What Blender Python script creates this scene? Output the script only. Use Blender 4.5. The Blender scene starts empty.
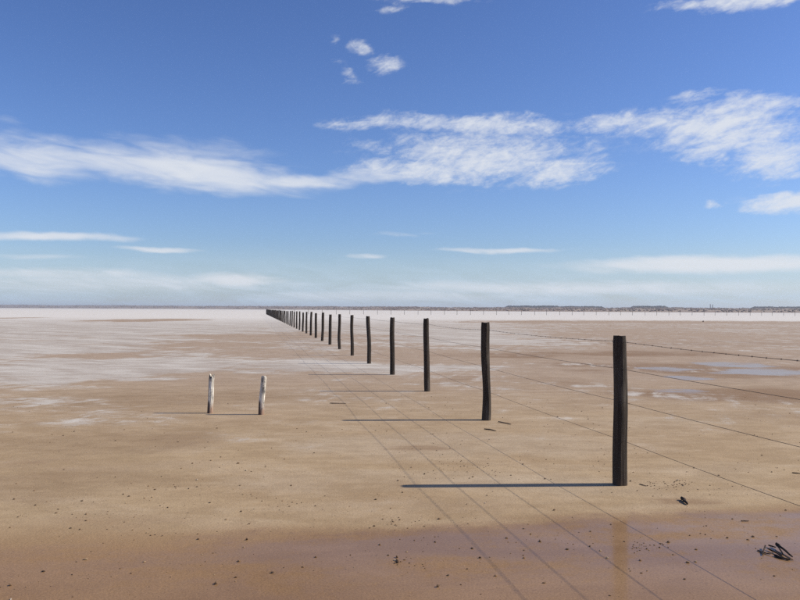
import bpy, bmesh, math, random
import numpy as np
from mathutils import Matrix, Vector, noise

R = math.radians
scene = bpy.context.scene
col = scene.collection

# ------------------------------------------------------------------ camera
EYE = 1.6                       # metres above the lake bed
F = 800.0                       # focal length in pixels of the 800 px photograph
PITCH, ROLL = math.atan(9.3 / F), R(0.25)
CAM = Matrix.Translation((0, 0, EYE)) @ Matrix.Rotation(math.pi / 2 + PITCH, 4, 'X') @ Matrix.Rotation(ROLL, 4, 'Z')
cd = bpy.data.cameras.new('camera')
cd.sensor_width = 36.0
cd.lens = 36.0 * F / 800.0
cd.clip_start, cd.clip_end = 0.1, 60000
cam = bpy.data.objects.new('camera', cd)
col.objects.link(cam)
cam.matrix_world = CAM
scene.camera = cam


def ray(x, y):
    return (CAM.to_3x3() @ Vector(((x - 400) / F, -(y - 300) / F, -1))).normalized()


def gp(x, y, z=0.0):
    """point of the lake bed (height z) seen at photo pixel x, y"""
    d = ray(x, y)
    t = (z - EYE) / d.z
    return Vector((d.x * t, d.y * t, z))


def azel(x, y):
    d = ray(x, y)
    return math.atan2(d.x, d.y), math.asin(d.z)


# ------------------------------------------------------------------ node helper
class N:
    def __init__(self, tree):
        self.t = tree
        self.n = tree.nodes
        self.l = tree.links
        self.n.clear()

    def put(self, sock, v):
        if v is None:
            return
        if isinstance(v, bpy.types.NodeSocket):
            self.l.new(v, sock)
        else:
            if isinstance(v, (tuple, list)) and sock.type == 'RGBA' and len(v) == 3:
                v = (*v, 1)
            sock.default_value = v

    def m(self, op, a, b=None, c=None, clamp=False):
        n = self.n.new('ShaderNodeMath')
        n.operation = op
        n.use_clamp = clamp
        for s, v in zip(n.inputs, (a, b, c)):
            self.put(s, v)
        return n.outputs[0]

    def vm(self, op, a, b=None, scale=None):
        n = self.n.new('ShaderNodeVectorMath')
        n.operation = op
        self.put(n.inputs[0], a)
        self.put(n.inputs[1], b)
        if scale is not None:
            self.put(n.inputs['Scale'], scale)
        return n.outputs['Value'] if op in ('LENGTH', 'DOT_PRODUCT', 'DISTANCE') else n.outputs[0]

    def noise(self, vec, scale, detail=4, rough=0.55, dist=0.0, color=False, lac=2.0):
        n = self.n.new('ShaderNodeTexNoise')
        self.put(n.inputs['Vector'], vec)
        n.inputs['Scale'].default_value = scale
        n.inputs['Detail'].default_value = detail
        n.inputs['Roughness'].default_value = rough
        n.inputs['Lacunarity'].default_value = lac
        n.inputs['Distortion'].default_value = dist
        return n.outputs['Color' if color else 'Fac']

    def ss(self, v, a, b, lo=0.0, hi=1.0, kind='SMOOTHSTEP'):
        n = self.n.new('ShaderNodeMapRange')
        n.interpolation_type = kind
        self.put(n.inputs['Value'], v)
        for k, q in (('From Min', a), ('From Max', b), ('To Min', lo), ('To Max', hi)):
            self.put(n.inputs[k], q)
        return n.outputs[0]

    def mix(self, f, a, b, kind='MIX'):
        n = self.n.new('ShaderNodeMix')
        n.data_type = 'RGBA'
        n.blend_type = kind
        self.put(n.inputs[0], f)
        self.put(n.inputs[6], a)
        self.put(n.inputs[7], b)
        return n.outputs[2]

    def ramp(self, v, pts):
        n = self.n.new('ShaderNodeValToRGB')
        e = n.color_ramp.elements
        while len(e) < len(pts):
            e.new(0.5)
        for el, (p, c) in zip(e, pts):
            el.position = p
            el.color = (c, c, c, 1) if not isinstance(c, tuple) else (*c, 1)
        self.put(n.inputs[0], v)
        return n.outputs[0]

    def mapping(self, vec, scale=(1, 1, 1), rot=(0, 0, 0), loc=(0, 0, 0)):
        n = self.n.new('ShaderNodeMapping')
        self.put(n.inputs['Vector'], vec)
        n.inputs['Scale'].default_value = scale
        n.inputs['Rotation'].default_value = rot
        n.inputs['Location'].default_value = loc
        return n.outputs[0]

    def sep(self, vec):
        n = self.n.new('ShaderNodeSeparateXYZ')
        self.put(n.inputs[0], vec)
        return n.outputs

    def comb(self, x, y, z):
        n = self.n.new('ShaderNodeCombineXYZ')
        for s, v in zip(n.inputs, (x, y, z)):
            self.put(s, v)
        return n.outputs[0]

    def bump(self, h, strength, dist, normal=None):
        n = self.n.new('ShaderNodeBump')
        n.inputs['Strength'].default_value = strength
        n.inputs['Distance'].default_value = dist
        self.put(n.inputs['Height'], h)
        if normal is not None:
            self.put(n.inputs['Normal'], normal)
        return n.outputs[0]


def material(name):
    m = bpy.data.materials.new(name)
    m.use_nodes = True
    k = N(m.node_tree)
    b = k.n.new('ShaderNodeBsdfPrincipled')
    o = k.n.new('ShaderNodeOutputMaterial')
    k.l.new(b.outputs[0], o.inputs[0])
    g = k.n.new('ShaderNodeNewGeometry')
    tc = k.n.new('ShaderNodeTexCoord')
    return m, k, b, g.outputs['Position'], tc.outputs['Object']


# ------------------------------------------------------------------ sky, sun, exposure
SUN_EL = R(35)
SUN_TO = Vector((math.cos(R(2.5)), math.sin(R(2.5)), 0)) * math.cos(SUN_EL) + Vector((0, 0, math.sin(SUN_EL)))

world = bpy.data.worlds.new('World')
scene.world = world
world.use_nodes = True
k = N(world.node_tree)
out = k.n.new('ShaderNodeOutputWorld')
bg = k.n.new('ShaderNodeBackground')
k.l.new(bg.outputs[0], out.inputs[0])
sky = k.n.new('ShaderNodeTexSky')
sky.sky_type = 'NISHITA'
sky.sun_disc = False
sky.sun_elevation = SUN_EL
sky.sun_rotation = math.atan2(SUN_TO.x, SUN_TO.y)
sky.altitude = 0
sky.air_density = 1.0
sky.dust_density = 0.5
sky.ozone_density = 2.0
tc = k.n.new('ShaderNodeTexCoord')
D = tc.outputs['Generated']
dx, dy, dz = k.sep(D)
AZ = k.m('ARCTAN2', dx, dy)
EL = k.m('ARCSINE', dz)
# deep polarised-looking blue of the photograph: a slightly steeper gradient and a bluer balance
gam = k.n.new('ShaderNodeGamma')
gam.inputs['Gamma'].default_value = 1.24
k.put(gam.inputs['Color'], k.mix(1.0, sky.outputs[0], (0.1, 0.1, 0.1), 'MULTIPLY'))
BLUE = k.vm('MULTIPLY', gam.outputs[0], (9.4, 10.7, 14.7))

# ripple the directions a little so that cloud edges are ragged
C1 = k.mapping(D, (1, 1, 2.2))
W1 = k.noise(C1, 7, 4, 0.6, color=True)
W1 = k.vm('SUBTRACT', W1, (0.5, 0.5, 0.5))
wx, wy, wz = k.sep(W1)
AZW = k.m('MULTIPLY_ADD', wx, 0.10, AZ)
ELW = k.m('MULTIPLY_ADD', wz, k.ss(EL, R(1.5), R(11), 0.008, 0.045), EL)
AE = k.comb(AZW, ELW, 0.0)


def cloud_patch(x, y, rx, ry, amp, tilt=0.0, soft=1.15):
    a, e = azel(x, y)
    a2, _ = azel(x + rx, y)
    _, e2 = azel(x, y - ry)
    v = k.vm('SUBTRACT', AE, (a, e, 0))
    if tilt:
        v = k.mapping(v, rot=(0, 0, R(tilt)))
    v = k.vm('DIVIDE', v, (abs(a2 - a), abs(e2 - e), 1))
    d = k.vm('LENGTH', v)
    return k.ss(d, 1.0 + 0.45 * soft, 1.0 - 0.75 * soft, 0.0, amp)


def total(parts):
    s = 0.0
    for p in parts:                # patches are made one at a time so that few values are alive at once
        s = k.m('MAXIMUM', s, p)
    return s


fluffy = total(cloud_patch(*a) for a in (
    (490, 154, 128, 32, 0.92), (560, 170, 58, 16, 1.05), (420, 172, 85, 13, 1.0), (470, 126, 140, 13, 0.9),
    (375, 128, 75, 10, 0.72), (370, 150, 40, 12, 0.5), (600, 155, 22, 22, 0.6),
    (725, 128, 95, 30, 1.0), (645, 120, 80, 18, 0.85), (610, 120, 40, 10, 0.5), (770, 158, 60, 26, 0.95), (690, 152, 60, 18, 0.66, 22), (760, 104, 60, 12, 0.8),
    (790, 203, 58, 11, 1.1), (714, 204, 12, 4, 0.65), (700, 98, 40, 8, 0.6),
    (740, 0, 110, 10, 0.95), (425, -2, 70, 8, 0.8), (395, 10, 30, 6, 0.45),
    (368, 50, 17, 9, 0.7, 25), (392, 67, 19, 13, 0.7, -15), (352, 76, 9, 22, 0.44, -25), (340, 42, 6, 7, 0.45)))
smooth = total(cloud_patch(*a) for a in (
    (185, 172, 150, 22, 1.0, 4), (40, 158, 85, 26, 0.85, 3), (285, 180, 95, 12, 0.95), (190, 150, 120, 16, 0.55),
    (370, 176, 70, 10, 0.75), (0, 130, 30, 20, 0.4),
    (45, 236, 95, 5.5, 1.0), (160, 249, 55, 3.2, 0.85), (505, 251, 75, 3.2, 0.95), (365, 257, 28, 3, 0.7), (400, 236, 40, 3, 0.45),
    (30, 256, 60, 4, 0.5), (715, 264, 175, 10, 1.2), (110, 283, 240, 13, 0.7), (60, 274, 130, 8, 0.75), (240, 280, 60, 9, 1.0),
    (600, 288, 360, 10, 0.72), (400, 296, 200, 8, 0.6)))

# fibres and puffs inside the clouds
def fibres(tilt, stretch, scale, detail, rough, dist):
    v = k.vm('MULTIPLY', k.mapping(D, rot=(0, R(tilt), 0)), (1.0, 1.0, stretch))
    return k.m('SUBTRACT', k.noise(v, scale, detail, rough, dist), 0.5)


fibA = fibres(4, 4.5, 17, 6, 0.64, 0.9)
fibB = fibres(28, 3.0, 30, 5, 0.66, 0.6)
puff = fibres(-20, 1.4, 58, 4, 0.68, 0.5)
grain = k.m('ADD', k.m('MULTIPLY', fibA, 0.9), k.m('ADD', k.m('MULTIPLY', fibB, 0.75), k.m('MULTIPLY', puff, 0.55)))
df = k.ss(k.m('MULTIPLY_ADD', grain, 1.35, fluffy), 0.18, 1.3, kind='SMOOTHSTEP')
df = k.m('MULTIPLY', df, k.ss(fluffy, 0.0, 0.45))
C4 = k.vm('MULTIPLY', k.mapping(D, rot=(0, R(-6), 0)), (1.0, 1.0, 5.0))
silk = k.noise(C4, 13, 5, 0.55, 0.8)
dsm = k.ss(k.m('MULTIPLY_ADD', k.m('SUBTRACT', silk, 0.5), 0.9, smooth), 0.2, 1.15)
dsm = k.m('MULTIPLY', dsm, k.ss(smooth, 0.02, 0.35))
# the same kind of thin cloud carries on round the rest of the sky
big = k.noise(k.mapping(D, (1, 1, 3.0), loc=(3.1, 0.4, 1.7)), 2.1, 3, 0.5)
rest = k.ss(k.m('ABSOLUTE', AZ), R(30), R(42))
rest = k.m('MAXIMUM', rest, k.ss(EL, R(25), R(36)))
rest = k.m('MULTIPLY', rest, k.ss(big, 0.5, 0.66))
rest = k.m('MULTIPLY', rest, k.ss(k.m('ADD', grain, 0.5), 0.3, 0.95))
# thin veil low over the horizon, all the way round
veil = k.ss(EL, R(5.0), R(0.6))
veil = k.m('MULTIPLY', veil, k.ss(silk, 0.2, 0.75, 0.35, 0.8))
band = k.m('MULTIPLY', k.ss(k.m('MULTIPLY_ADD', wz, 0.02, EL), R(2.3), R(1.5)), 0.38)
veil = k.m('MAXIMUM', veil, band)
dens = k.m('MAXIMUM', k.m('MAXIMUM', df, dsm), k.m('MULTIPLY', rest, 0.8))
dens = k.m('MULTIPLY', dens, 0.9)
c = k.mix(veil, BLUE, (5.2, 6.65, 8.2))
c = k.mix(dens, c, (7.4, 7.7, 8.2))
k.put(bg.inputs['Color'], c)
bg.inputs['Strength'].default_value = 0.1
world.cycles.sampling_method = 'NONE'

sl = bpy.data.lights.new('sun', 'SUN')
sl.energy = 5.0
sl.angle = R(0.53)
sl.color = (1.0, 0.925, 0.79)
sun = bpy.data.objects.new('sun', sl)
col.objects.link(sun)
sun.rotation_euler = SUN_TO.to_track_quat('Z', 'Y').to_euler()

vs = scene.view_settings
vs.view_transform = 'Standard'
vs.look = 'None'
vs.gamma = 1.0
vs.use_curve_mapping = False
vs.exposure = 0.05
scene.cycles.use_denoising = False           # keep the sand's grain
scene.cycles.max_bounces = 4
scene.cycles.diffuse_bounces = 2
scene.cycles.glossy_bounces = 2
scene.cycles.volume_bounces = 0
scene.render.resolution_x, scene.render.resolution_y = 1024, 768


# ------------------------------------------------------------------ object helpers
def tag(o, label=None, cat=None, group=None, kind=None):
    for key, v in (('label', label), ('category', cat), ('group', group), ('kind', kind)):
        if v:
            o[key] = v
    return o


def mesh_obj(name, verts, faces, mat, parent=None, smooth=False):
    me = bpy.data.meshes.new(name)
    me.from_pydata(verts, [], faces)
    me.materials.append(mat)
    if smooth:
        me.polygons.foreach_set('use_smooth', [True] * len(me.polygons))
    me.update()
    o = bpy.data.objects.new(name, me)
    col.objects.link(o)
    o.parent = parent
    return o


def empty(name, loc):
    o = bpy.data.objects.new(name, None)
    col.objects.link(o)
    o.location = loc
    o.empty_display_size = 0.2
    return o


def tube(pts, radii, sides, verts, faces, seed=0, lump=0.0, caps=True):
    """a tube along pts appended to verts / faces"""
    base = len(verts)
    n = len(pts)
    for i, p in enumerate(pts):
        a = pts[max(i - 1, 0)]
        b = pts[min(i + 1, n - 1)]
        t = (b - a).normalized()
        u = t.cross(Vector((0, 0, 1)))
        if u.length < 1e-3:
            u = Vector((1, 0, 0))
        u.normalize()
        v = u.cross(t)
        for s in range(sides):
            ang = 2 * math.pi * s / sides
            r = radii[i]
            if lump:
                r *= 1 + lump * noise.noise(Vector((math.cos(ang) * 1.3 + seed, math.sin(ang) * 1.3, i * 0.6 + seed * 3)))
            verts.append(p + u * (math.cos(ang) * r) + v * (math.sin(ang) * r))
    for i in range(n - 1):
        for s in range(sides):
            s2 = (s + 1) % sides
            faces.append((base + i * sides + s, base + i * sides + s2, base + (i + 1) * sides + s2, base + (i + 1) * sides + s))
    if caps:
        faces.append([base + s for s in range(sides)][::-1])
        faces.append([base + (n - 1) * sides + s for s in range(sides)])


# ------------------------------------------------------------------ the lake bed
gm, k, b, P, OB = material('salt_crust_and_wet_sand')
P2 = k.vm('MULTIPLY', P, (1, 1, 0))
px_, py_, pz_ = k.sep(P)
nA = k.noise(P2, 0.045, 5, 0.6)
nB = k.noise(k.mapping(P2, (0.6, 1, 1), rot=(0, 0, R(12)), loc=(17, 3, 0)), 0.3, 6, 0.62, 0.6)
nC = k.noise(k.mapping(P2, (0.55, 1, 1), loc=(5, 9, 2)), 1.5, 6, 0.65, 0.5)
nD = k.noise(P2, 9.0, 5, 0.7)
nE = k.noise(P2, 70.0, 4, 0.7)
MASKS = {}


def mask(name, patches):
    """patches (photo x, y, half width, half height, amount) of the lake bed, kept for the mesh; returns the shader value"""
    out_ = []
    for x, y, rx, ry, amp, *rest_ in patches:
        c0 = gp(x, y)
        hw = (gp(x + rx, y) - c0).length
        near, far = gp(x, y + ry), gp(x, y - ry)
        cy = (far.y + near.y) / 2
        out_.append((c0.x * cy / c0.y, cy, hw, (far.y - near.y) / 2, amp))
    MASKS[name] = out_
    n = k.n.new('ShaderNodeAttribute')
    n.attribute_name = name
    return n.outputs['Fac']


def streaks(deg, along, across, scale, detail=5, rough=0.62, dist=0.4, off=0.0):
    """noise drawn out along one compass direction (degrees from straight ahead)"""
    sn, cs = math.sin(R(deg)), math.cos(R(deg))
    u = k.m('MULTIPLY_ADD', k.vm('DOT_PRODUCT', P2, (sn, cs, 0)), along, off)
    w = k.m('MULTIPLY', k.vm('DOT_PRODUCT', P2, (cs, -sn, 0)), across)
    return k.m('SUBTRACT', k.noise(k.comb(u, w, off), scale, detail, rough, dist), 0.5)


s1 = streaks(-48, 0.10, 0.55, 1.0, 6, 0.66, 0.3)
s2 = streaks(4, 0.13, 0.75, 1.0, 5, 0.62, 0.5, 31.0)
s3 = streaks(80, 0.5, 1.5, 1.0, 6, 0.68, 0.4, 11.0)

s4 = streaks(14, 0.55, 2.4, 1.0, 5, 0.68, 0.5, 57.0)
mott = k.noise(k.mapping(P2, (0.6, 1, 1), loc=(2, 8, 1)), 3.6, 6, 0.72)
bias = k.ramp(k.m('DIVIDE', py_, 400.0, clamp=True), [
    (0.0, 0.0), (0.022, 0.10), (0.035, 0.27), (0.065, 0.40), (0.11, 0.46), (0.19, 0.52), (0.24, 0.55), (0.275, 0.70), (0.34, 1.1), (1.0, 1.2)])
salt_px = [
    # left of the fence: pale crust
    (60, 374, 150, 17, 0.46), (100, 335, 210, 15, 0.75), (30, 354, 140, 16, 0.55), (240, 328, 150, 10, 0.66), (330, 322, 120, 6, 0.4), (120, 322, 260, 6, 0.45), (440, 326, 130, 6, 0.25), (60, 318, 160, 4, 0.35),
    (190, 362, 140, 11, 0.36), (335, 366, 65, 7, 0.50), (400, 371, 45, 4, 0.42), (420, 378, 40, 2.5, 0.2), (300, 345, 60, 6, 0.14),
    (110, 418, 80, 12, 0.20), (30, 428, 80, 12, 0.16), (60, 402, 100, 9, 0.14), (245, 432, 65, 12, 0.22), (290, 408, 60, 6, 0.16), (130, 374, 180, 14, 0.22), (30, 448, 70, 9, 0.14), (330, 440, 70, 10, 0.12), (560, 432, 120, 10, 0.06), (650, 330, 180, 9, -0.16),
    # tan islands
    (90, 356, 58, 4.5, -0.75), (180, 345, 90, 2.0, -0.6), (160, 320.5, 70, 1.8, -1.5), (20, 318, 28, 1.3, -1.3), (40, 340, 50, 1.4, -0.5), (250, 336, 60, 1.6, -0.5), (140, 329, 60, 1.2, -0.5), (120, 383, 40, 2.5, -0.4),
    (20, 390, 90, 8, -0.20), (260, 354, 60, 5, -0.25), (170, 392, 110, 10, -0.20), (60, 332, 60, 1.6, -0.35),
    # right of the fence
    (480, 341, 90, 6, 0.50), (450, 333, 90, 4, 0.45), (560, 352, 60, 5, 0.10), (450, 369, 70, 4, 0.45), (520, 391, 70, 6, 0.06),
    (600, 398, 110, 7, 0.04), (720, 420, 90, 6, 0.10), (740, 331, 70, 3, 0.16), (650, 325, 100, 2.5, 0.10),
    (620, 335, 150, 4, -0.14), (440, 356, 70, 5, -0.25), (650, 358, 140, 9, -0.30), (740, 385, 110, 9, -0.25), (560, 372, 60, 6, -0.20),
    (700, 322, 180, 1.6, -0.45), (500, 322, 90, 1.2, -0.35)]
tot = k.m('ADD', mask('salt', salt_px), bias)
nmix = k.m('ADD', k.m('MULTIPLY', k.m('SUBTRACT', nA, 0.5), 0.5),
           k.m('ADD', k.m('MULTIPLY', k.m('SUBTRACT', nB, 0.5), 0.45), k.m('MULTIPLY', k.m('SUBTRACT', nC, 0.5), 0.45)))
nmix = k.m('ADD', nmix, k.m('MULTIPLY', s1, 0.75))
nmix = k.m('ADD', nmix, k.m('MULTIPLY', s2, 0.45))
nmix = k.m('ADD', nmix, k.m('MULTIPLY', s3, 0.65))
nmix = k.m('ADD', nmix, k.m('MULTIPLY', k.m('SUBTRACT', mott, 0.5), 0.95))
nmix = k.m('ADD', nmix, k.m('MULTIPLY', s4, 1.25))
s5 = streaks(-66, 0.35, 1.3, 1.0, 5, 0.66, 0.5, 83.0)
nmix = k.m('ADD', nmix, k.m('MULTIPLY', s5, 0.8))
raw = k.m('ADD', tot, nmix)
SALT = k.m('ADD', k.m('MULTIPLY', k.ss(raw, 0.18, 1.0), 0.45), k.m('MULTIPLY', k.ss(raw, 0.44, 0.72), 0.55))
SALT = k.m('MULTIPLY', SALT, k.ss(nD, 0.25, 0.6, 0.82, 1.0))

# damp brown streaks in the dry sand
damp = mask('damp', [
    (700, 370, 150, 9, 0.6), (520, 382, 100, 6, 0.4), (740, 394, 120, 10, 0.65), (600, 402, 60, 4, 0.3), (660, 343, 150, 3, 0.35), (480, 356, 60, 3.5, 0.35), (640, 353, 110, 3, 0.5), (580, 356, 90, 4, 0.35), (430, 448, 45, 3.5, 0.5),
    (60, 470, 150, 16, 0.4), (180, 440, 60, 10, 0.4), (690, 502, 60, 6, 0.5), (140, 522, 90, 9, 0.4), (735, 455, 30, 4, 0.4),
    (780, 420, 60, 8, 0.3)])
dn = k.m('ADD', k.m('MULTIPLY', k.m('SUBTRACT', nB, 0.5), 0.8), k.m('MULTIPLY', k.m('SUBTRACT', nC, 0.5), 0.6))
dn = k.m('ADD', dn, k.m('ADD', k.m('MULTIPLY', s3, 0.9), k.m('MULTIPLY', s1, 0.5)))
dn = k.m('ADD', k.m('ADD', damp, dn), k.m('MULTIPLY', k.m('SUBTRACT', mott, 0.5), 0.5))
damp = k.m('ADD', k.m('MULTIPLY', k.ss(dn, 0.04, 0.8), 0.6), k.m('MULTIPLY', k.ss(dn, 0.34, 0.52), 0.3))

# the wet margin in the foreground: its edge runs across the view about six metres out
e0, e1, e2 = gp(0, 556), gp(400, 527), gp(800, 516)
edge = k.m('ADD', e1.y + 0.04, k.m('MULTIPLY', px_, (e2.y - e0.y) / (e2.x - e0.x)))
edge = k.m('ADD', edge, k.m('MULTIPLY', k.m('SUBTRACT', k.noise(P2, 0.7, 3, 0.5), 0.5), 0.7))
edge = k.m('ADD', edge, k.m('MULTIPLY', s3, 0.5))
edge = k.m('ADD', edge, k.m('MULTIPLY', k.m('SUBTRACT', mott, 0.5), 0.55))
edge = k.m('ADD', edge, k.m('MULTIPLY', k.m('SUBTRACT', nD, 0.5), 0.2))
inside = k.m('SUBTRACT', edge, py_)
spread = k.ss(px_, -3.0, 0.0, 0.75, 0.0)                       # the edge dries out softly on the left
WET = k.ss(inside, k.m('SUBTRACT', -0.16, spread), k.m('ADD', 0.24, k.m('MULTIPLY', spread, 0.4)))
pud = mask('pud', [
    (735, 365, 34, 4.0, 0.8), (782, 373, 44, 4, 0.8), (675, 377, 30, 3, 0.72), (668, 369, 36, 2.4, 0.6), (745, 373, 34, 2.2, 0.55),
    (675, 391, 30, 3, 0.55)])
PUD = k.ss(k.m('ADD', pud, k.m('ADD', k.m('MULTIPLY', k.m('SUBTRACT', nC, 0.5), 1.3), k.m('MULTIPLY', s3, 1.8))), 0.25, 0.8)
PUD = k.m('MULTIPLY', PUD, k.ss(pud, 0.02, 0.3))

sand = k.mix(k.ss(nB, 0.3, 0.7), (0.43, 0.312, 0.182), (0.385, 0.27, 0.155))
sand = k.mix(k.m('MULTIPLY', k.ss(k.m('ADD', nC, k.m('MULTIPLY', s3, 0.5)), 0.42, 0.72), 0.6), sand, (0.505, 0.385, 0.25))
brown = mask('brown', [
    (110, 446, 170, 16, 0.8), (50, 492, 150, 22, 0.75), (190, 398, 150, 9, 0.55), (330, 398, 90, 7, 0.3), (150, 520, 140, 10, 0.3),
    (480, 446, 170, 16, -0.6), (350, 480, 130, 14, -0.5), (560, 486, 150, 12, -0.5), (720, 470, 90, 12, -0.3), (620, 425, 120, 9, -0.4)])
big = k.m('ADD', brown, k.m('ADD', k.m('MULTIPLY', s1, 0.8), k.m('MULTIPLY', s4, 0.5)))
big = k.m('ADD', big, k.m('MULTIPLY', k.m('SUBTRACT', nB, 0.5), 0.8))
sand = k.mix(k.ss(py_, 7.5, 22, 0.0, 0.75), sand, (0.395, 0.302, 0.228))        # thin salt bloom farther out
sand = k.mix(k.ss(big, 0.0, 1.0, 0.0, 0.75), sand, (0.30, 0.205, 0.12))
sand = k.mix(k.ss(big, -0.1, -0.8, 0.0, 0.6), sand, (0.47, 0.37, 0.255))
sand = k.mix(k.ss(mott, 0.36, 0.66), k.mix(1.0, sand, (0.89, 0.875, 0.86), 'MULTIPLY'), k.mix(1.0, sand, (1.07, 1.08, 1.09), 'MULTIPLY'))
sand = k.mix(k.m('MULTIPLY', damp, 0.85), sand, (0.235, 0.142, 0.078))
saltc = k.mix(k.ss(k.m('ADD', nC, s1), 0.3, 0.72), (0.42, 0.362, 0.302), (0.60, 0.558, 0.49))
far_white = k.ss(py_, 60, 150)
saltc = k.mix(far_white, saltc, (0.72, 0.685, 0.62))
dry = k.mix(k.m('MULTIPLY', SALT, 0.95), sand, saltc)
wetc = k.mix(k.ss(k.m('ADD', nB, k.m('MULTIPLY', s3, 0.7)), 0.3, 0.68), (0.305, 0.184, 0.092), (0.24, 0.138, 0.068))
wetc = k.mix(k.m('MULTIPLY', k.ss(nC, 0.5, 0.75), 0.4), wetc, (0.36, 0.22, 0.125))
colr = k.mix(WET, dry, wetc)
colr = k.mix(PUD, colr, (0.30, 0.225, 0.18))
# grains
colr = k.mix(k.ss(nE, 0.30, 0.72, 0.0, 1.0), k.mix(1.0, colr, (0.82, 0.80, 0.78), 'MULTIPLY'), k.mix(1.0, colr, (1.12, 1.12, 1.12), 'MULTIPLY'))
spk = k.noise(P2, 38, 3, 0.6)
spk = k.m('MULTIPLY', k.ss(spk, 0.64, 0.70), k.ss(nC, 0.42, 0.6, 0.2, 0.85))
colr = k.mix(spk, colr, (0.13, 0.075, 0.04))
k.put(b.inputs['Base Color'], colr)
film = k.m('MULTIPLY', k.ss(inside, -0.05, 0.45), k.ss(k.m('ADD', k.m('ADD', nC, s3), k.m('MULTIPLY', k.m('SUBTRACT', nD, 0.5), 0.6)), 0.20, 0.55, 0.10, 0.66))
film = k.m('MULTIPLY', film, k.ss(k.m('ADD', py_, s3), 4.1, 5.3, 0.5, 1.0))   # the film drains towards the near side
film = k.m('MULTIPLY', film, k.ss(px_, -3.5, 0.8, 0.35, 1.0))   # more standing water to the right
gloss = k.m('MAXIMUM', film, k.m('MULTIPLY', PUD, 0.5))
b.inputs['Roughness'].default_value = 0.92
b.inputs['Specular IOR Level'].default_value = 0.12
k.put(b.inputs['Coat Weight'], gloss)
b.inputs['Coat IOR'].default_value = 1.33
k.put(b.inputs['Coat Roughness'], k.m('SUBTRACT', 0.20, k.m('MULTIPLY', gloss, 0.14)))
hgt = k.m('ADD', k.m('MULTIPLY', nD, 0.6), k.m('MULTIPLY', nE, 0.22))
hgt = k.m('ADD', hgt, k.m('MULTIPLY', nC, 0.7))
bn = k.n.new('ShaderNodeBump')
bn.inputs['Distance'].default_value = 0.014
k.put(bn.inputs['Height'], hgt)
k.put(bn.inputs['Strength'], k.ss(gloss, 0.0, 0.7, 0.75, 0.25))
k.put(b.inputs['Normal'], bn.outputs[0])
k.put(b.inputs['Coat Normal'], k.bump(nD, 0.2, 0.003))

S = 12000.0
half = [6.0 * math.sinh(i * 5.0 / 220) for i in range(1, 221)]
xs = [-S, -5000, -1500] + [-v for v in half[::-1]] + [0.0] + half + [1500, 5000, S]
ys = [-S, -3000, -600, -100, -20, -5, 0, 1.5]
y = 2.6
while y < 430:
    ys.append(y)
    y *= 1.019
ys += [600, 1000, 2000, 4000, 8000, S]
GX, GY = np.meshgrid(np.array(xs), np.array(ys))
gv = np.stack([GX.ravel(), GY.ravel(), np.zeros(GX.size)], 1)
nx, ny = len(xs), len(ys)
i0 = (np.arange(ny - 1)[:, None] * nx + np.arange(nx - 1)[None, :]).ravel()
gf = np.stack([i0, i0 + 1, i0 + 1 + nx, i0 + nx], 1)
ground = mesh_obj('salt_lake_bed', gv.tolist(), gf.tolist(), gm)
tag(ground, 'flat dry salt lake bed of tan sand and white crust', 'ground', kind='structure')
warp = np.array([noise.turbulence_vector(Vector((vx * 0.4, vy * 0.4, 0)), 4, False)[:2] if abs(vy) < 450 and abs(vx) < 450 else (0, 0)
                 for vx, vy, _ in gv.tolist()]) * 0.55
for mname, plist in MASKS.items():
    acc = np.zeros(len(gv))
    for cx, cy, hw, hd, amp in plist:
        d = np.hypot((gv[:, 0] - cx) / hw + warp[:, 0], (gv[:, 1] - cy) / hd + warp[:, 1])
        t = np.clip((1.35 - d) / 0.9, 0, 1)
        acc += amp * t * t * (3 - 2 * t)
    at = ground.data.attributes.new(mname, 'FLOAT', 'POINT')
    at.data.foreach_set('value', acc.astype(np.float32))

# ------------------------------------------------------------------ far shore
sm, k, b, P, OB = material('scrubby_shore')
n1 = k.noise(P, 0.012, 5, 0.6)
n2 = k.noise(P, 0.12, 4, 0.65)
cc = k.mix(k.ss(n1, 0.35, 0.65), (0.23, 0.15, 0.10), (0.33, 0.25, 0.165))
cc = k.mix(k.m('MULTIPLY', k.ss(n2, 0.4, 0.7), 0.5), cc, (0.15, 0.10, 0.07))
k.put(b.inputs['Base Color'], cc)
b.inputs['Roughness'].default_value = 0.95


def lerp_tab(tab, x):
    if x <= tab[0][0]:
        return tab[0][1]
    for (x0, y0), (x1, y1) in zip(tab, tab[1:]):
        if x <= x1:
            f = (x - x0) / (x1 - x0)
            return y0 + (y1 - y0) * f
    return tab[-1][1]


SHORE = [(-90, 3600), (-27, 3300), (-14, 2200), (-6, 1350), (0, 1000), (8, 820), (20, 760), (30, 800), (90, 1100)]
RISE = [(-90, 0.0046), (-27, 0.0045), (-10, 0.0046), (0, 0.0047), (5, 0.0042), (12, 0.0046), (25, 0.0046), (90, 0.005)]


def shore_r(a):
    return lerp_tab(SHORE, a) * (1 + 0.04 * noise.noise(Vector((a * 0.5, 0, 3))))


def land_z(a, r):
    r0 = shore_r(a)
    span = 900.0
    t = (r - r0) / span
    if t <= 0:
        return 0.0
    top = EYE + (lerp_tab(RISE, a) + 0.0006 * noise.noise(Vector((a * 0.45, 7, 1))) - 0.0015) * (r0 + span)
    tt = min(t, 1.0)
    s = tt ** 0.8
    z = top * s
    z += 0.7 * noise.noise(Vector((a * 2.1, r * 0.004, 2))) * min(t * 3, 1)
    return max(z, 0.02) + max(0.0, t - 1.0) * 0.6


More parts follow.
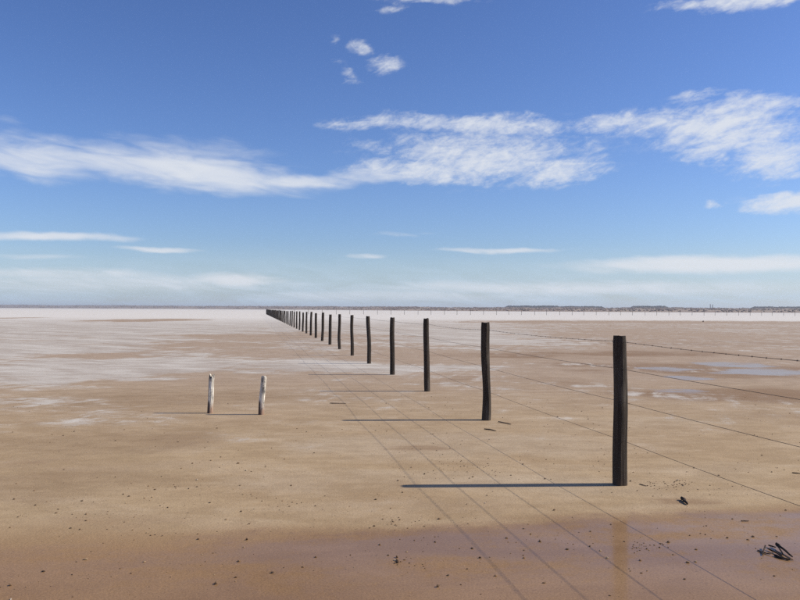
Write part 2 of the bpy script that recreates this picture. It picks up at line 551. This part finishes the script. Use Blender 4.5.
av = []
NA, NR = 300, 16
rad = [-0.03, 0.0, 0.03, 0.08, 0.15, 0.25, 0.36, 0.48, 0.6, 0.72, 0.84, 0.94, 1.0, 1.3, 2.0, 3.0]
for i in range(NA + 1):
    a = -85 + 170 * i / NA
    r0 = shore_r(a)
    for q in rad:
        r = r0 + 900 * q
        z = land_z(a, r) if q >= 0 else -0.4
        av.append((r * math.sin(R(a)), r * math.cos(R(a)), z))
af = [(i * NR + j, i * NR + j + 1, (i + 1) * NR + j + 1, (i + 1) * NR + j) for i in range(NA) for j in range(NR - 1)]
tag(mesh_obj('far_shore', av, af, sm), 'low brown scrubby shore along the horizon', 'shore', kind='structure')

# scrub on the shore: thousands of bushes that read as one dull strip
bm_, k, b, P, OB = material('scrub_leaves')
n1 = k.noise(P, 0.02, 4, 0.6)
cc = k.mix(k.ss(n1, 0.35, 0.65), (0.13, 0.085, 0.07), (0.19, 0.13, 0.095))
k.put(b.inputs['Base Color'], cc)
b.inputs['Roughness'].default_value = 0.95
wm_, k, b, P, OB = material('tree_belt_leaves')
n1 = k.noise(P, 0.05, 4, 0.6)
cc = k.mix(k.ss(n1, 0.35, 0.65), (0.02, 0.02, 0.022), (0.035, 0.034, 0.032))
k.put(b.inputs['Base Color'], cc)
b.inputs['Roughness'].default_value = 0.95


def bush(rnd, p, w, h, V, Fc):
    base = len(V)
    for zz, rr in ((0.0, 0.6), (0.45, 1.0), (0.8, 0.65)):
        for s in range(6):
            an = s * math.pi / 3 + rnd.uniform(-0.3, 0.3)
            r = w * rr * rnd.uniform(0.7, 1.2)
            V.append((p[0] + math.cos(an) * r, p[1] + math.sin(an) * r, p[2] - 0.15 + h * zz * rnd.uniform(0.9, 1.1)))
    V.append((p[0], p[1], p[2] + h))
    for q in range(2):
        for s in range(6):
            s2 = (s + 1) % 6
            Fc.append((base + q * 6 + s, base + q * 6 + s2, base + q * 6 + 6 + s2, base + q * 6 + 6 + s))
    for s in range(6):
        Fc.append((base + 12 + s, base + 12 + (s + 1) % 6, base + 18))


rnd = random.Random(4)
V, Fc = [], []
for i in range(9000):
    a = rnd.uniform(-36, 36)
    r0 = shore_r(a)
    t = rnd.random() ** 0.8
    if noise.noise(Vector((a * 0.9, t * 4, 5))) < -0.12 and rnd.random() < 0.75:
        continue
    r = r0 + 900 * (0.02 + 0.98 * t)
    z = land_z(a, r)
    sc = 1.0 + 0.6 * (r0 - 800) / 2500
    h = rnd.uniform(0.5, 1.3) * sc
    bush(rnd, (r * math.sin(R(a)), r * math.cos(R(a)), z), h * rnd.uniform(0.8, 1.8), h, V, Fc)
tag(mesh_obj('shore_scrub', V, Fc, bm_), 'dull brown scrub covering the far shore', 'scrub', kind='stuff')

BELTS = [((505, 560), 306.0, 305.2, 'dark belt of trees on the skyline right of the second post'),
         ((558, 604), 306.2, 305.8, 'low thin belt of trees behind the nearest post'),
         ((630, 668), 306.6, 305.5, 'flat-topped dark belt of trees just right of the nearest post'),
         ((751, 850), 307.2, 306.2, 'long dark belt of trees on the skyline at the right edge')]
for (x0, x1), yb, yt, lab in BELTS:
    V, Fc = [], []
    a0, a1 = math.degrees(azel(x0, 306)[0]), math.degrees(azel(x1, 306)[0])
    for i in range(int((a1 - a0) * 95)):
        a = rnd.uniform(a0, a1)
        r = shore_r(a) + rnd.uniform(940, 1050)
        xpix = x0 + (x1 - x0) * (a - a0) / (a1 - a0)
        ztop = EYE + math.tan(azel(xpix, yt)[1]) * r
        z = land_z(a, r)
        ends = min(1.0, (a - a0) / 0.3 + 0.3, (a1 - a) / 0.3 + 0.3)
        h = (ztop - z) * rnd.uniform(0.6, 1.04) * ends * (0.96 + 0.16 * noise.noise(Vector((a * 2.2, 1, x0))))
        h = max(h, 1.2)
        bush(rnd, (r * math.sin(R(a)), r * math.cos(R(a)), z - 0.2), rnd.uniform(1.6, 3.2), h, V, Fc)
    tag(mesh_obj('tree_belt', V, Fc, wm_), lab, 'woods', 'tree belts on the far shore', 'stuff')

# two slim dark towers on the skyline
tm, k, b, P, OB = material('dark_grey_concrete')
k.put(b.inputs['Base Color'], k.mix(k.noise(P, 0.8, 3), (0.09, 0.085, 0.085), (0.13, 0.12, 0.12)))
for xx, yt, side in ((710.3, 303.9, 'left'), (712.6, 304.3, 'right')):
    a, e = azel(xx, yt)
    r = shore_r(math.degrees(a)) + 930
    z0 = land_z(math.degrees(a), r)
    ht = EYE + math.tan(e) * r - z0
    V, Fc = [], []
    prof = [(0, 0.85), (ht * 0.06, 0.8), (ht * 0.8, 0.62), (ht * 0.82, 0.8), (ht * 0.94, 0.8), (ht * 0.95, 0.6), (ht, 0.15)]
    tube([Vector((0, 0, z - 0.3)) for z, q in prof], [q for z, q in prof], 12, V, Fc)
    o = mesh_obj('skyline_tower', V, Fc, tm)
    o.location = (r * math.sin(a), r * math.cos(a), z0)
    tag(o, 'slim dark tower on the skyline, the %s one of the two' % side, 'tower', 'pair of towers on the skyline')

# ------------------------------------------------------------------ the long fence
pm, k, b, P, OB = material('dark_weathered_timber')
info = k.n.new('ShaderNodeObjectInfo')
OBR = k.vm('ADD', OB, k.vm('SCALE', (7.0, 3.0, 11.0), scale=info.outputs['Random']))
g1 = k.noise(k.mapping(OBR, (26, 26, 1.4)), 1.6, 6, 0.65, 0.4)
g2 = k.noise(k.mapping(OBR, (5, 5, 1.2)), 1.5, 5, 0.6)
g3 = k.noise(k.mapping(OBR, (60, 60, 3)), 1.8, 4, 0.6)
wc = k.mix(k.ss(g1, 0.3, 0.7), (0.020, 0.015, 0.011), (0.060, 0.045, 0.033))
wc = k.mix(k.m('MULTIPLY', k.ss(g2, 0.52, 0.72), 0.6), wc, (0.105, 0.088, 0.070))
wc = k.mix(k.m('MULTIPLY', k.ss(g3, 0.6, 0.75), 0.5), wc, (0.012, 0.009, 0.007))
oz = k.sep(OB)[2]
wc = k.mix(k.m('MULTIPLY', k.ss(k.m('MULTIPLY_ADD', g2, 0.12, oz), 0.16, 0.04), 0.5), wc, (0.10, 0.07, 0.05))
k.put(b.inputs['Base Color'], wc)
b.inputs['Roughness'].default_value = 0.85
b.inputs['Specular IOR Level'].default_value = 0.25
k.put(b.inputs['Normal'], k.bump(k.m('ADD', g1, k.m('MULTIPLY', g3, 0.5)), 0.9, 0.012))

im, k, b, P, OB = material('rusty_fence_wire')
k.put(b.inputs['Base Color'], k.mix(k.noise(P, 14, 3), (0.05, 0.035, 0.028), (0.13, 0.10, 0.085)))
b.inputs['Metallic'].default_value = 0.35
b.inputs['Roughness'].default_value = 0.7


def timber(seed, h, r, sides=18, rings=16, bend=0.02, groove=0.06, sink=0.12, lean=(0, 0), waist=0.0):
    """a rough round timber: crooked axis, checks and flutes along the grain, a worn top"""
    rd = random.Random(seed)
    ph = [rd.uniform(0, 6.28) for _ in range(4)]
    V, Fc = [], []
    for i in range(rings + 1):
        f = i / rings
        z = -sink + (h + sink) * f
        zz = max(z, 0) / h
        cx = bend * math.sin(2.6 * zz + ph[0]) - bend * math.sin(ph[0]) + 0.35 * bend * math.sin(8 * zz + ph[1]) + lean[0] * zz
        cy = bend * math.sin(2.2 * zz + ph[2]) - bend * math.sin(ph[2]) + lean[1] * zz
        taper = 1.04 - 0.07 * zz - waist * math.exp(-((zz - 0.35) / 0.22) ** 2)
        for s in range(sides):
            an = 2 * math.pi * s / sides
            n = noise.noise(Vector((math.cos(an) * 1.1 + seed, math.sin(an) * 1.1, zz * 1.8)))
            n2 = noise.noise(Vector((math.cos(an) * 4 + seed, math.sin(an) * 4, zz * 1.2 + 9)))
            rr = r * taper * (1 + 0.09 * n + groove * n2 * 1.6)
            zt = z
            if i == rings:
                zt = z + 0.018 * noise.noise(Vector((math.cos(an) + seed, math.sin(an), 4))) - 0.006
                rr *= 0.93
            V.append((cx + math.cos(an) * rr, cy + math.sin(an) * rr, zt))
    for i in range(rings):
        for s in range(sides):
            s2 = (s + 1) % sides
            Fc.append((i * sides + s, i * sides + s2, (i + 1) * sides + s2, (i + 1) * sides + s))
    top = len(V)
    V.append((cx, cy, h - 0.008))
    for s in range(sides):
        Fc.append((rings * sides + s, rings * sides + (s + 1) % sides, top))
    return V, Fc


# bases of the near posts as they stand in the photograph, the rest at the same spacing
near_px = [(620.0, 484.6), (486.2, 420.0), (427.4, 391.3), (392.6, 374.6), (369.3, 363.6), (352.3, 355.5), (339.5, 349.2)]
tops_px = [335.0, 322.2, 318.2, 317.3, 316.0, 314.9, 314.1]
bases = [gp(*p) for p in near_px]
line = (gp(339.5, 349.2) - gp(620, 484.6)).normalized()
first = bases[0]
corner = gp(266.2, 314.2)
direc = (corner - first)
direc.z = 0
direc.normalize()
step = 4.12
rnd = random.Random(11)
while (corner - bases[-1]).length > step * 1.5:
    p = bases[-1] + (corner - bases[-1]).normalized() * (step + rnd.uniform(-0.12, 0.12))
    bases.append(p)
bases.append(corner)
pre = [first - direc * (step * q) for q in (2, 1)]
all_bases = pre + bases

fence = tag(empty('wire_fence', first), 'long line of dark timber posts strung with four wires across the lake bed', 'fence')
variants = []
for q in range(6):
    V, Fc = timber(40 + q, 1.40, 0.064, 12, 9, 0.012, 0.05)
    me = bpy.data.meshes.new('post')
    me.from_pydata(V, [], Fc)
    me.materials.append(pm)
    variants.append(me)
special = {0: dict(seed=3, r=0.061, bend=0.010, groove=0.085, lean=(0.012, 0)), 1: dict(seed=8, r=0.0635, bend=0.016, waist=0.14, groove=0.08, lean=(0.008, 0)),
           2: dict(seed=12, r=0.056, bend=0.010, lean=(-0.02, 0)), 3: dict(seed=17, r=0.060, bend=0.010, lean=(-0.01, 0)),
           4: dict(seed=21, r=0.058, bend=0.018, lean=(-0.025, 0)), 5: dict(seed=25, r=0.056, bend=0.014), 6: dict(seed=29, r=0.058, bend=0.022)}
heights = []
for i, p in enumerate(all_bases):
    idx = i - 2
    if idx in special:
        d = ray(near_px[idx][0], tops_px[idx])
        h = EYE + d.z / d.y * p.y
        kw = dict(special[idx])
        V, Fc = timber(kw.pop('seed'), h, kw.pop('r'), 22, 22, **kw)
        o = mesh_obj('post', V, Fc, pm, fence)
        if idx == 0:
            o['label'] = 'tallest-looking nearest post of the fence, almost black'
        elif idx == 1:
            o['label'] = 'second post, crooked with a narrow waist'
    else:
        h = 1.40
        o = bpy.data.objects.new('post', variants[rnd.randrange(6)])
        col.objects.link(o)
        o.parent = fence
        o.rotation_euler = (rnd.uniform(-0.012, 0.012), rnd.uniform(-0.012, 0.012), rnd.uniform(0, 6.28))
        s = rnd.uniform(0.965, 1.02)
        o.scale = (rnd.uniform(0.9, 1.1), rnd.uniform(0.9, 1.1), s)
        h *= s
    o.location = p - first
    heights.append(h)

WIRE_Z = [1.315, 1.055, 0.775, 0.415]


def wire_mesh(posts, z, sag, r, near=0, barbs=0, seed=0):
    V, Fc = [], []
    pts = []
    rd = random.Random(seed)
    zs = [z + rd.uniform(-0.012, 0.012) for _ in posts]
    for i in range(len(posts) - 1):
        a, c = posts[i], posts[i + 1]
        n = 10 if i < near else 3
        sg = sag * rd.uniform(0.5, 1.5)
        for j in range(n):
            f = j / n
            pts.append(a.lerp(c, f) + Vector((0, 0, zs[i] + (zs[i + 1] - zs[i]) * f - sg * 4 * f * (1 - f))))
    pts.append(posts[-1] + Vector((0, 0, zs[-1])))
    tube(pts, [r] * len(pts), 5, V, Fc)
    if barbs:
        for i in range(min(barbs, len(posts) - 1)):
            a, c = posts[i], posts[i + 1]
            m = 27
            for j in range(1, m):
                f = j / m
                q = f * 10
                lo = pts[i * 10 + int(q)]
                hi = pts[i * 10 + int(q) + 1]
                p = lo.lerp(hi, q - int(q))
                for ang in (rd.uniform(0, 3.1), rd.uniform(0, 3.1)):
                    dv = Vector((math.cos(ang) * 0.985, math.cos(ang) * 0.17, math.sin(ang))) * 0.0065
                    tube([p - dv, p + dv], [0.0013, 0.0013], 3, V, Fc)
                tube([p - direc * 0.006, p + direc * 0.006], [0.0031, 0.0031], 5, V, Fc)
    return V, Fc


rel = [p - first for p in all_bases]
for q, z in enumerate(WIRE_Z):
    V, Fc = wire_mesh(rel, z, 0.012 if q else 0.02, 0.0019, near=8, barbs=7 if q == 0 else 0, seed=q)
    o = mesh_obj('wire', V, Fc, im, fence)
    if q == 0:
        o['label'] = 'barbed top wire'

# the far fence that leaves the corner square to the first
acr = Vector((-direc.y * -1, -direc.x, 0))
acr = Vector((direc.y, -direc.x, 0)).normalized()
far_posts = [corner + acr * (4.1 * (i + 1) + rnd.uniform(-0.15, 0.15)) for i in range(50)]
ffence = tag(empty('wire_fence', corner), 'distant fence of thin posts crossing the white salt below the horizon', 'fence')
for p in far_posts:
    o = bpy.data.objects.new('post', variants[rnd.randrange(6)])
    col.objects.link(o)
    o.parent = ffence
    o.location = p - corner
    o.rotation_euler = (0, 0, rnd.uniform(0, 6.28))
    s = rnd.uniform(0.92, 1.05)
    o.scale = (s * 0.75, s * 0.75, s)
relf = [p - corner for p in far_posts]
for q, z in enumerate(WIRE_Z):
    V, Fc = wire_mesh([Vector((0, 0, 0))] + relf, z, 0.02, 0.0022, seed=20 + q)
    mesh_obj('wire', V, Fc, im, ffence)

# ------------------------------------------------------------------ the two short bleached posts
lm, k, b, P, OB = material('bleached_grey_timber')
info = k.n.new('ShaderNodeObjectInfo')
OBR = k.vm('ADD', OB, k.vm('SCALE', (5.0, 9.0, 4.0), scale=info.outputs['Random']))
g1 = k.noise(k.mapping(OBR, (30, 30, 3)), 1.4, 6, 0.65, 0.5)
g2 = k.noise(k.mapping(OBR, (10, 10, 5)), 1.4, 4, 0.6, 0.6)
wc = k.mix(k.ss(g1, 0.3, 0.68), (0.26, 0.235, 0.20), (0.72, 0.66, 0.55))
wc = k.mix(k.ss(g2, 0.5, 0.64), wc, (0.10, 0.09, 0.08))
wc = k.mix(k.ss(g2, 0.46, 0.36), wc, (0.80, 0.75, 0.64))
oz = k.sep(OB)[2]
stain = k.ss(k.m('MULTIPLY_ADD', k.m('SUBTRACT', g2, 0.5), 0.5, oz), 0.20, 0.04)
wc = k.mix(k.m('MULTIPLY', stain, 0.75), wc, (0.25, 0.12, 0.062))
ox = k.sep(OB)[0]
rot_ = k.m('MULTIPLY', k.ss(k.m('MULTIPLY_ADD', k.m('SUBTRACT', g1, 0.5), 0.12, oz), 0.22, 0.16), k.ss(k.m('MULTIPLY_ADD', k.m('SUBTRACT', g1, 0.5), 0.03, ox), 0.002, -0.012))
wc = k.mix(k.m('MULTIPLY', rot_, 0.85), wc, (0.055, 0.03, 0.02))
k.put(b.inputs['Base Color'], wc)
b.inputs['Roughness'].default_value = 0.9
k.put(b.inputs['Normal'], k.bump(k.m('ADD', g1, g2), 0.8, 0.01))


def stump(seed, h, r, lean, notch, base, label):
    V, Fc = timber(seed, h, r, 20, 18, 0.008, 0.10, 0.10, lean)
    V = [list(v) for v in V]
    for v in V:
        if v[2] > h * 0.86:                      # split and rotted top
            f = (v[2] - h * 0.86) / (h * 0.14)
            dxx = v[0] - lean[0] - notch[0] * r
            v[2] -= f * notch[1] * math.exp(-(dxx / (0.30 * r)) ** 2)
            if v[0] - lean[0] > notch[0] * r:
                v[2] -= f * notch[2]
    o = mesh_obj('old_post', V, Fc, lm)
    o.location = base
    return tag(o, label, 'post', 'short bleached posts')


stump(5, 0.605, 0.041, (0.012, 0.0), (0.0, 0.10, 0.0), gp(210.3, 413.2),
      'short bleached post with a split top, the left one of the pair')
stump(9, 0.59, 0.043, (0.052, 0.01), (0.5, 0.03, 0.0), gp(261.0, 414.6),
      'short bleached post leaning right, cream down its sunny side')

# ------------------------------------------------------------------ sticks, chips and grit on the sand
km, k, b, P, OB = material('charred_stick')
g1 = k.noise(k.mapping(P, (60, 60, 60)), 1.0, 4, 0.6)
k.put(b.inputs['Base Color'], k.mix(k.ss(g1, 0.35, 0.65), (0.018, 0.014, 0.012), (0.075, 0.052, 0.038)))
b.inputs['Roughness'].default_value = 0.85
b.inputs['Specular IOR Level'].default_value = 0.15
k.put(b.inputs['Normal'], k.bump(g1, 0.6, 0.004))
nm, k, b, P, OB = material('brown_twig')
g1 = k.noise(k.mapping(P, (50, 50, 50)), 1.0, 4, 0.6)
k.put(b.inputs['Base Color'], k.mix(k.ss(g1, 0.35, 0.65), (0.07, 0.042, 0.026), (0.16, 0.105, 0.07)))
b.inputs['Roughness'].default_value = 0.9


def stick(name, pts, r, label, cat, group=None, mat=km, seed=0, sides=8, taper=0.65):
    """pts: (photo x, photo y, height of the axis above the sand)"""
    W = [gp(x, y, z) for x, y, z in pts]
    o0 = Vector((W[0].x, W[0].y, 0))
    n = 7
    L = []
    for i in range(n + 1):
        f = i / n * (len(W) - 1)
        j = min(int(f), len(W) - 2)
        p = W[j].lerp(W[j + 1], f - j)
        p = p + Vector((noise.noise(Vector((i * 0.7, seed, 0))), noise.noise(Vector((i * 0.7, seed, 5))), 0)) * r * 0.8
        L.append(p - o0)
    V, Fc = [], []
    rr = [r * (1 - (1 - taper) * i / n) * (0.75 if i in (0, n) else 1.0) for i in range(n + 1)]
    tube(L, rr, sides, V, Fc, seed, 0.35)
    o = mesh_obj(name, V, Fc, mat)
    o.location = o0
    return tag(o, label, cat, group)


G = 'sticks in the small charred pile'
stick('stick', [(776.3, 543.2, 0.030), (792.3, 556.6, 0.010)], 0.0085, 'thick charred stick forming the right side of the stick pile', 'stick', G, seed=1)
stick('stick', [(775.6, 544.0, 0.022), (780.0, 549.0, 0.017), (783.5, 554.6, 0.008)], 0.0060, 'bent charred stick just left of the thickest one in the pile', 'stick', G, seed=2)
stick('stick', [(768.6, 545.2, 0.014), (775.6, 547.2, 0.020)], 0.0060, 'short charred stick across the top of the pile', 'stick', G, seed=3)
stick('stick', [(767.8, 548.5, 0.012), (775.0, 552.0, 0.010), (783.3, 557.2, 0.007)], 0.0055, 'thin charred stick slanting through the middle of the pile', 'stick', G, seed=4)
stick('stick', [(765.2, 545.4, 0.022), (762.4, 555.0, 0.006)], 0.0055, 'upright-looking charred stick at the left end of the pile', 'stick', G, seed=5)
stick('stick', [(757.5, 550.2, 0.005), (769.0, 554.0, 0.007), (774.0, 552.0, 0.018)], 0.0050, 'crooked brown twig poking out left of the pile', 'stick', G, mat=nm, seed=6)
stick('stick', [(774.5, 555.0, 0.008), (781.0, 557.5, 0.008), (790.0, 559.6, 0.008)], 0.0085, 'thick charred stick lying flat along the front of the pile', 'stick', G, seed=7)
stick('stick', [(785.5, 556.2, 0.013), (793.2, 560.2, 0.004)], 0.0040, 'thin pale twig at the right end of the pile', 'stick', G, mat=nm, seed=8)

G = 'loose twigs on the sand'
stick('twig', [(498.3, 421.6, 0.012), (505, 422.8, 0.010), (511.2, 424.2, 0.008)], 0.0085, 'brown twig just right of the foot of the second post', 'twig', G, nm, 11)
stick('twig', [(484.3, 428.9, 0.010), (490, 429.4, 0.010), (496.2, 430.8, 0.008)], 0.0085, 'brown twig just in front of the second post', 'twig', G, nm, 12)
stick('twig', [(330.0, 403.0, 0.008), (338, 403.3, 0.010), (346.0, 403.4, 0.008)], 0.0070, 'long thin twig between the shadows of the second and third posts', 'twig', G, nm, 13)
stick('twig', [(741.0, 520.6, 0.005), (749.0, 520.9, 0.005)], 0.0045, 'small twig above the charred stick pile at the wet edge', 'twig', G, nm, 14)
stick('twig', [(639.5, 483.9, 0.005), (647.0, 486.0, 0.005)], 0.0045, 'short twig just right of the foot of the nearest post', 'twig', G, nm, 15)
stick('twig', [(792.0, 472.6, 0.006), (801.0, 473.6, 0.006)], 0.0055, 'dark twig at the right edge of the picture', 'twig', G, km, 16)
stick('wood_chip', [(681.8, 497.6, 0.018), (684.5, 500.6, 0.016), (687.4, 504.0, 0.010)], 0.0155, 'stubby charred wood chip right of the nearest post', 'wood chip', None, km, 17, 9, 0.45)

rk, k, b, P, OB = material('brown_clod')
g1 = k.noise(P, 30, 4, 0.6)
isl = k.n.new('ShaderNodeNewGeometry').outputs['Random Per Island']
cc = k.ramp(isl, [(0.0, (0.05, 0.032, 0.02)), (0.4, (0.15, 0.085, 0.042)), (0.85, (0.27, 0.16, 0.08)), (0.94, (0.42, 0.30, 0.17)), (1.0, (0.5, 0.44, 0.36))])
cc = k.mix(k.ss(g1, 0.3, 0.7), k.mix(1.0, cc, (0.7, 0.7, 0.7), 'MULTIPLY'), cc)
k.put(b.inputs['Base Color'], cc)
b.inputs['Roughness'].default_value = 0.9

ico = bmesh.new()
bmesh.ops.create_icosphere(ico, subdivisions=1, radius=1)
IV = [v.co.copy() for v in ico.verts]
IF = [[v.index for v in f.verts] for f in ico.faces]
ico.free()


def clod(rd, p, s, V, Fc, flat=0.6):
    base = len(V)
    sx, sy, sz = s * rd.uniform(0.7, 1.4), s * rd.uniform(0.7, 1.3), s * flat * rd.uniform(0.7, 1.2)
    an = rd.uniform(0, 3.14)
    ca, sa = math.cos(an), math.sin(an)
    for v in IV:
        q = v * rd.uniform(0.75, 1.15)
        x, y = q.x * sx, q.y * sy
        V.append((p[0] + x * ca - y * sa, p[1] + x * sa + y * ca, p[2] + sz * 0.6 + q.z * sz))
    Fc.extend([[base + q for q in f] for f in IF])


rd = random.Random(23)
V, Fc = [], []
cnt = 0
while cnt < 2300:
    x, y = rd.uniform(-7.5, 7.5), rd.uniform(4.0, 15.5)
    if rd.random() > math.exp(-(y - 4.0) / 3.6):
        continue
    cl = noise.noise(Vector((x * 0.8, y * 0.8, 3))) + 0.5 * noise.noise(Vector((x * 2.3, y * 2.3, 8)))
    if rd.random() > max(0.08, 0.4 + cl * 1.1):
        continue
    s = 0.0028 + 0.0085 * rd.random() ** 3
    clod(rd, (x, y, 0), s, V, Fc)
    cnt += 1
for cx, cy, sx, sy, m, s in ((662, 486, 12, 4, 34, 0.006), (682, 483, 8, 2.5, 22, 0.008), (640, 547, 8, 4, 30, 0.005), (395, 521, 20, 7, 16, 0.007),
                             (399, 560, 6, 5, 7, 0.009), (455, 466, 60, 9, 70, 0.005), (660, 545, 6, 2, 6, 0.006), (700, 530, 14, 6, 8, 0.006),
                             (265, 503, 40, 10, 14, 0.006), (180, 488, 14, 3, 8, 0.008), (420, 552, 40, 20, 22, 0.006), (610, 455, 20, 10, 16, 0.006),
                             (140, 533, 40, 5, 12, 0.006), (715, 490, 30, 6, 22, 0.005), (545, 545, 40, 12, 14, 0.004)):
    for _ in range(m):
        p = gp(cx + rd.gauss(0, sx * 0.6), cy + rd.gauss(0, sy * 0.6))
        clod(rd, p, s * rd.uniform(0.5, 1.3), V, Fc)
tag(mesh_obj('grit', V, Fc, rk), 'dark grit and crumbs of dried mud scattered over the sand', 'grit', kind='stuff')

for x, y, s, lab in ((554.3, 510.4, 0.012, 'dark clod on the sand just outside the wet edge, below the nearest shadow'),
                     (397.0, 557.5, 0.011, 'dark clod on the wet sand near the bottom centre'),
                     (438.0, 587.0, 0.012, 'lone dark clod at the bottom centre, close to the picture edge'),
                     (216.0, 584.0, 0.012, 'dark clod on the wet sand at the bottom left'),
                     (247.0, 540.0, 0.011, 'dark clod at the left part of the wet edge'),
                     (238.0, 463.6, 0.013, 'dark flat clod on dry sand below the two short posts'),
                     (668.5, 542.5, 0.013, 'brown clod beside the pale gravel on the wet sand'),
                     (703.3, 321.9, 0.16, 'small brown lump out on the far salt right of the nearest post')):
    V, Fc = [], []
    clod(random.Random(int(x)), (0, 0, 0), s, V, Fc, 0.75)
    o = mesh_obj('clod', V, Fc, rk)
    o.location = gp(x, y)
    tag(o, lab, 'clod', 'single clods on the lake bed')

# ------------------------------------------------------------------ thin haze over the lake
hm = bpy.data.materials.new('thin_haze')
hm.use_nodes = True
k = N(hm.node_tree)
o = k.n.new('ShaderNodeOutputMaterial')
pv = k.n.new('ShaderNodeVolumePrincipled')
pv.inputs['Color'].default_value = (0.86, 0.91, 0.97, 1)
pv.inputs['Density'].default_value = 0.00022
pv.inputs['Anisotropy'].default_value = 0.2
k.l.new(pv.outputs[0], o.inputs['Volume'])
X, Z0, Z1 = S + 50, -1.5, 26.0
hv = [(sx * X, sy * X, z) for z in (Z0, Z1) for sy in (-1, 1) for sx in (-1, 1)]
hf = [(0, 2, 3, 1), (4, 5, 7, 6), (0, 1, 5, 4), (2, 6, 7, 3), (0, 4, 6, 2), (1, 3, 7, 5)]
tag(mesh_obj('haze', hv, hf, hm), 'thin pale haze over the lake', 'haze', kind='stuff')
